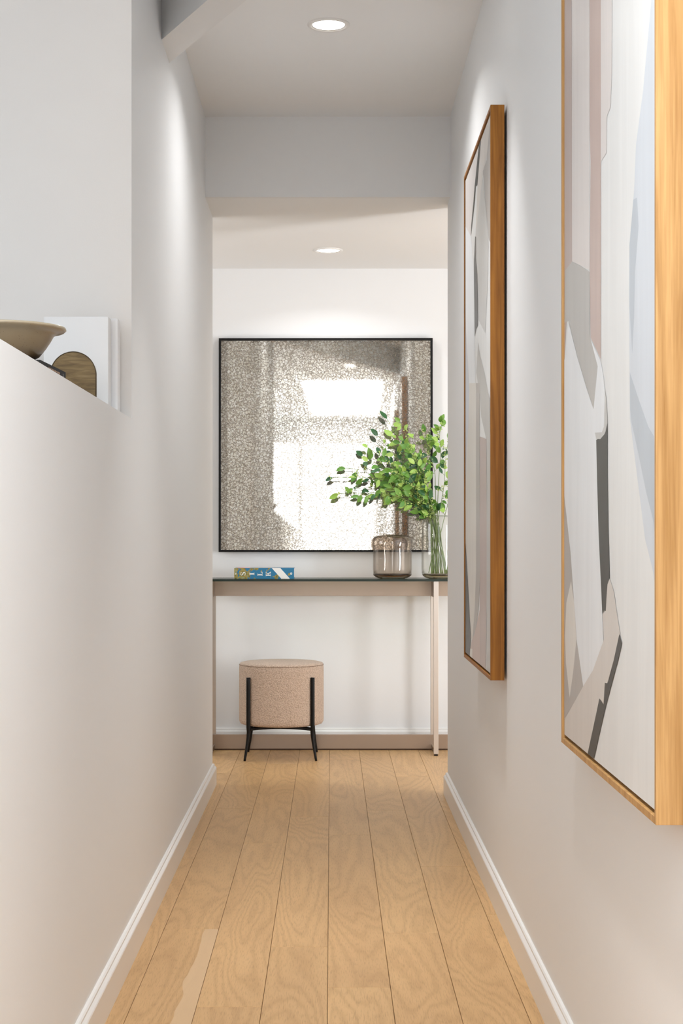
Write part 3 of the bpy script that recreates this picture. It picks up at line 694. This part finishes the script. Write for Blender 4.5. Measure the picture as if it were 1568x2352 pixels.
leafy_stem([P(985, 1316, -.02), P(1000, 1240, -.02), P(1008, 1185, -.02), P(1014, 1150, -.03), P(1020, 1110, -.03), P(1024, 1050, -.03), P(1030, 1010, -.03)], .5, 12, 'drooping-leaved stem nearest the right wall with large dark leaves')
leafy_stem([P(990, 1300, .03), P(1012, 1230, .02), P(1022, 1188, .01), P(1040, 1120, .0), P(1062, 1060, -.02)], .5, 9, 'leafy stem at the far right of the vase, mostly hidden by the wall')

# ------------------------------------------------------------------ things on the ledge of the half wall
t = thing('book', 'black book with small copper spine lettering lying under the ceramic bowl', 'book', (-.626, 3.185, LEDGE), R(-2.7))
bm = bmesh.new(); BX = .078
box(bm, -BX, -.115, 0, BX, .115, .0025); box(bm, -BX, -.115, .0325, BX, .115, .035); box(bm, BX - .003, -.115, .0025, BX, .115, .0325)
cvb = obj('cover', bm, mat('black_cloth', (.010, .009, .010), .75), t)
obj('pages', B(-BX + .004, -.111, .0027, BX - .0032, .111, .0323), mat('pages_dark', (.7, .66, .58), .8), t)
bm = bmesh.new(); cop = mat('copper_print', (.62, .36, .2), .4)
def mark(y0, y1, z0, z1): bm.faces.new([bm.verts.new((BX + .0003, a, b)) for a, b in ((y0, z0), (y1, z0), (y1, z1), (y0, z1))])
y = -.045
while y < .058:
    mark(y, y + .002, .0165, .029); k = rnd.choice([0, 1, 2])
    if k != 1: mark(y + .0016, y + .0058, .026, .028)
    if k != 0: mark(y + .0016, y + .0058, .017, .019)
    if k != 2: mark(y + .0044, y + .006, .017, .028)
    mark(y + .0016, y + .005, .0215, .0235)
    y += .0082
y = -.045
while y < .058: mark(y, y + .003, .0125, .0145); y += .0042
obj('spine_lettering', bm, cop, cvb)
bm = bmesh.new(); mark(.087, .089, .018, .029); mark(.087, .092, .0225, .0245); mark(.0885, .091, .008, .014); mark(-.075, -.073, .014, .028); obj('publisher_mark', bm, WH, cvb)

def bowl_mat():
    m = mat('speckled_glaze', (.5, .4, .27), .28); t = NT(m)
    tc = t.n('ShaderNodeTexCoord'); sp = t.n('ShaderNodeSeparateXYZ'); t.l(tc.outputs['Object'], sp.inputs[0])
    nz = t.n('ShaderNodeTexNoise'); nz.inputs['Scale'].default_value = 30; nz.inputs['Detail'].default_value = 5; t.l(tc.outputs['Object'], nz.inputs['Vector'])
    mr = t.n('ShaderNodeMapRange'); mr.inputs[1].default_value = 0; mr.inputs[2].default_value = .066; t.l(sp.outputs[2], mr.inputs[0])
    ad = t.n('ShaderNodeMath', operation='MULTIPLY_ADD'); ad.inputs[1].default_value = .08; t.l(nz.outputs[0], ad.inputs[0]); t.l(mr.outputs[0], ad.inputs[2])
    c = t.ramp(ad.outputs[0], [(.12, (.08, .048, .024)), (.40, (.20, .138, .072)), (.95, (.28, .21, .125)), (1.0, (.50, .42, .29))])
    v = t.n('ShaderNodeTexVoronoi'); v.inputs['Scale'].default_value = 170; t.l(tc.outputs['Object'], v.inputs['Vector'])
    s = t.ramp(v.outputs['Distance'], [(.05, (.35, .22, .12)), (.16, (1, 1, 1))])
    mx = t.n('ShaderNodeMix', data_type='RGBA', blend_type='MULTIPLY'); mx.inputs[0].default_value = .6; t.l(c, mx.inputs[6]); t.l(s, mx.inputs[7])
    t.l(mx.outputs[2], t.b.inputs['Base Color']); return m
bm = bmesh.new()
lathe(bm, [(0, 0), (.045, 0), (.052, .002), (.066, .010), (.079, .026), (.088, .040), (.094, .051), (.102, .0555), (.114, .0585), (.1175, .0615), (.1165, .0655), (.110, .0655), (.098, .0620), (.088, .0575), (.078, .045), (.072, .029), (.060, .013), (.045, .008), (0, .007)], 72)
tag(obj('bowl', bm, bowl_mat(), None, True, (-.628, 3.10, LEDGE + .035)), 'flared tan speckled ceramic bowl standing on the black book', 'bowl')

def brass_mat():
    m = mat('aged_brass', (.26, .18, .08), .42, .6); t = NT(m)
    tc = t.n('ShaderNodeTexCoord'); mp = t.n('ShaderNodeMapping'); mp.inputs['Scale'].default_value = (8, 8, 60); t.l(tc.outputs['Object'], mp.inputs['Vector'])
    nz = t.n('ShaderNodeTexNoise'); nz.inputs['Scale'].default_value = 2; nz.inputs['Detail'].default_value = 5; nz.inputs['Distortion'].default_value = .8; t.l(mp.outputs[0], nz.inputs['Vector'])
    c = t.ramp(nz.outputs[0], [(.3, (.10, .066, .03)), (.55, (.165, .112, .05)), (.75, (.22, .155, .08))]); t.l(c, t.b.inputs['Base Color']); return m
t = thing('arch_sculpture', 'brown brass arch-shaped plaque standing on the ledge before the white panels', 'ornament', (-.600, 3.75, LEDGE))
def arch(bm, r, hc, y0, y1):
    pl = [(-r, 0), (r, 0)] + [(r * math.cos(a), hc + r * math.sin(a)) for a in [math.pi * i / 40 for i in range(41)]]
    a = [bm.verts.new((x, y0, z)) for x, z in pl]; b = [bm.verts.new((x, y1, z)) for x, z in pl]
    bm.faces.new(a); bm.faces.new(b[::-1]); n = len(a)
    for i in range(n): bm.faces.new((a[i], a[(i + 1) % n], b[(i + 1) % n], b[i]))
bm = bmesh.new(); arch(bm, .0525, .077, 0, .016); bd = obj('plaque', bm, brass_mat(), t)
bm = bmesh.new(); ap = [(.0528, 0, 0)] + [(.0528 * math.cos(a), 0, .077 + .0528 * math.sin(a)) for a in [math.pi * i / 40 for i in range(41)]] + [(-.0528, 0, 0)]
tube(bm, ap, .0011, 6); obj('rim', bm, mat('dark_bronze', (.09, .065, .04), .4, .8), t, True)

M_panel = mat('white_panel', (.84, .84, .84), .45)
t = thing('white_panel', 'thick white block panel standing on the ledge behind the brass arch', 'panel', (-.622, 3.93, LEDGE))
obj('panel_board', B(-.079, 0, 0, .079, .052, .237, bevel=.004), M_panel, t)
t = thing('white_panel', 'second white panel, showing only its right edge behind the thick block panel', 'panel', (-.62, 3.995, LEDGE))
obj('panel_board', B(-.085, 0, 0, .0915, .045, .242, bevel=.006), M_panel, t)
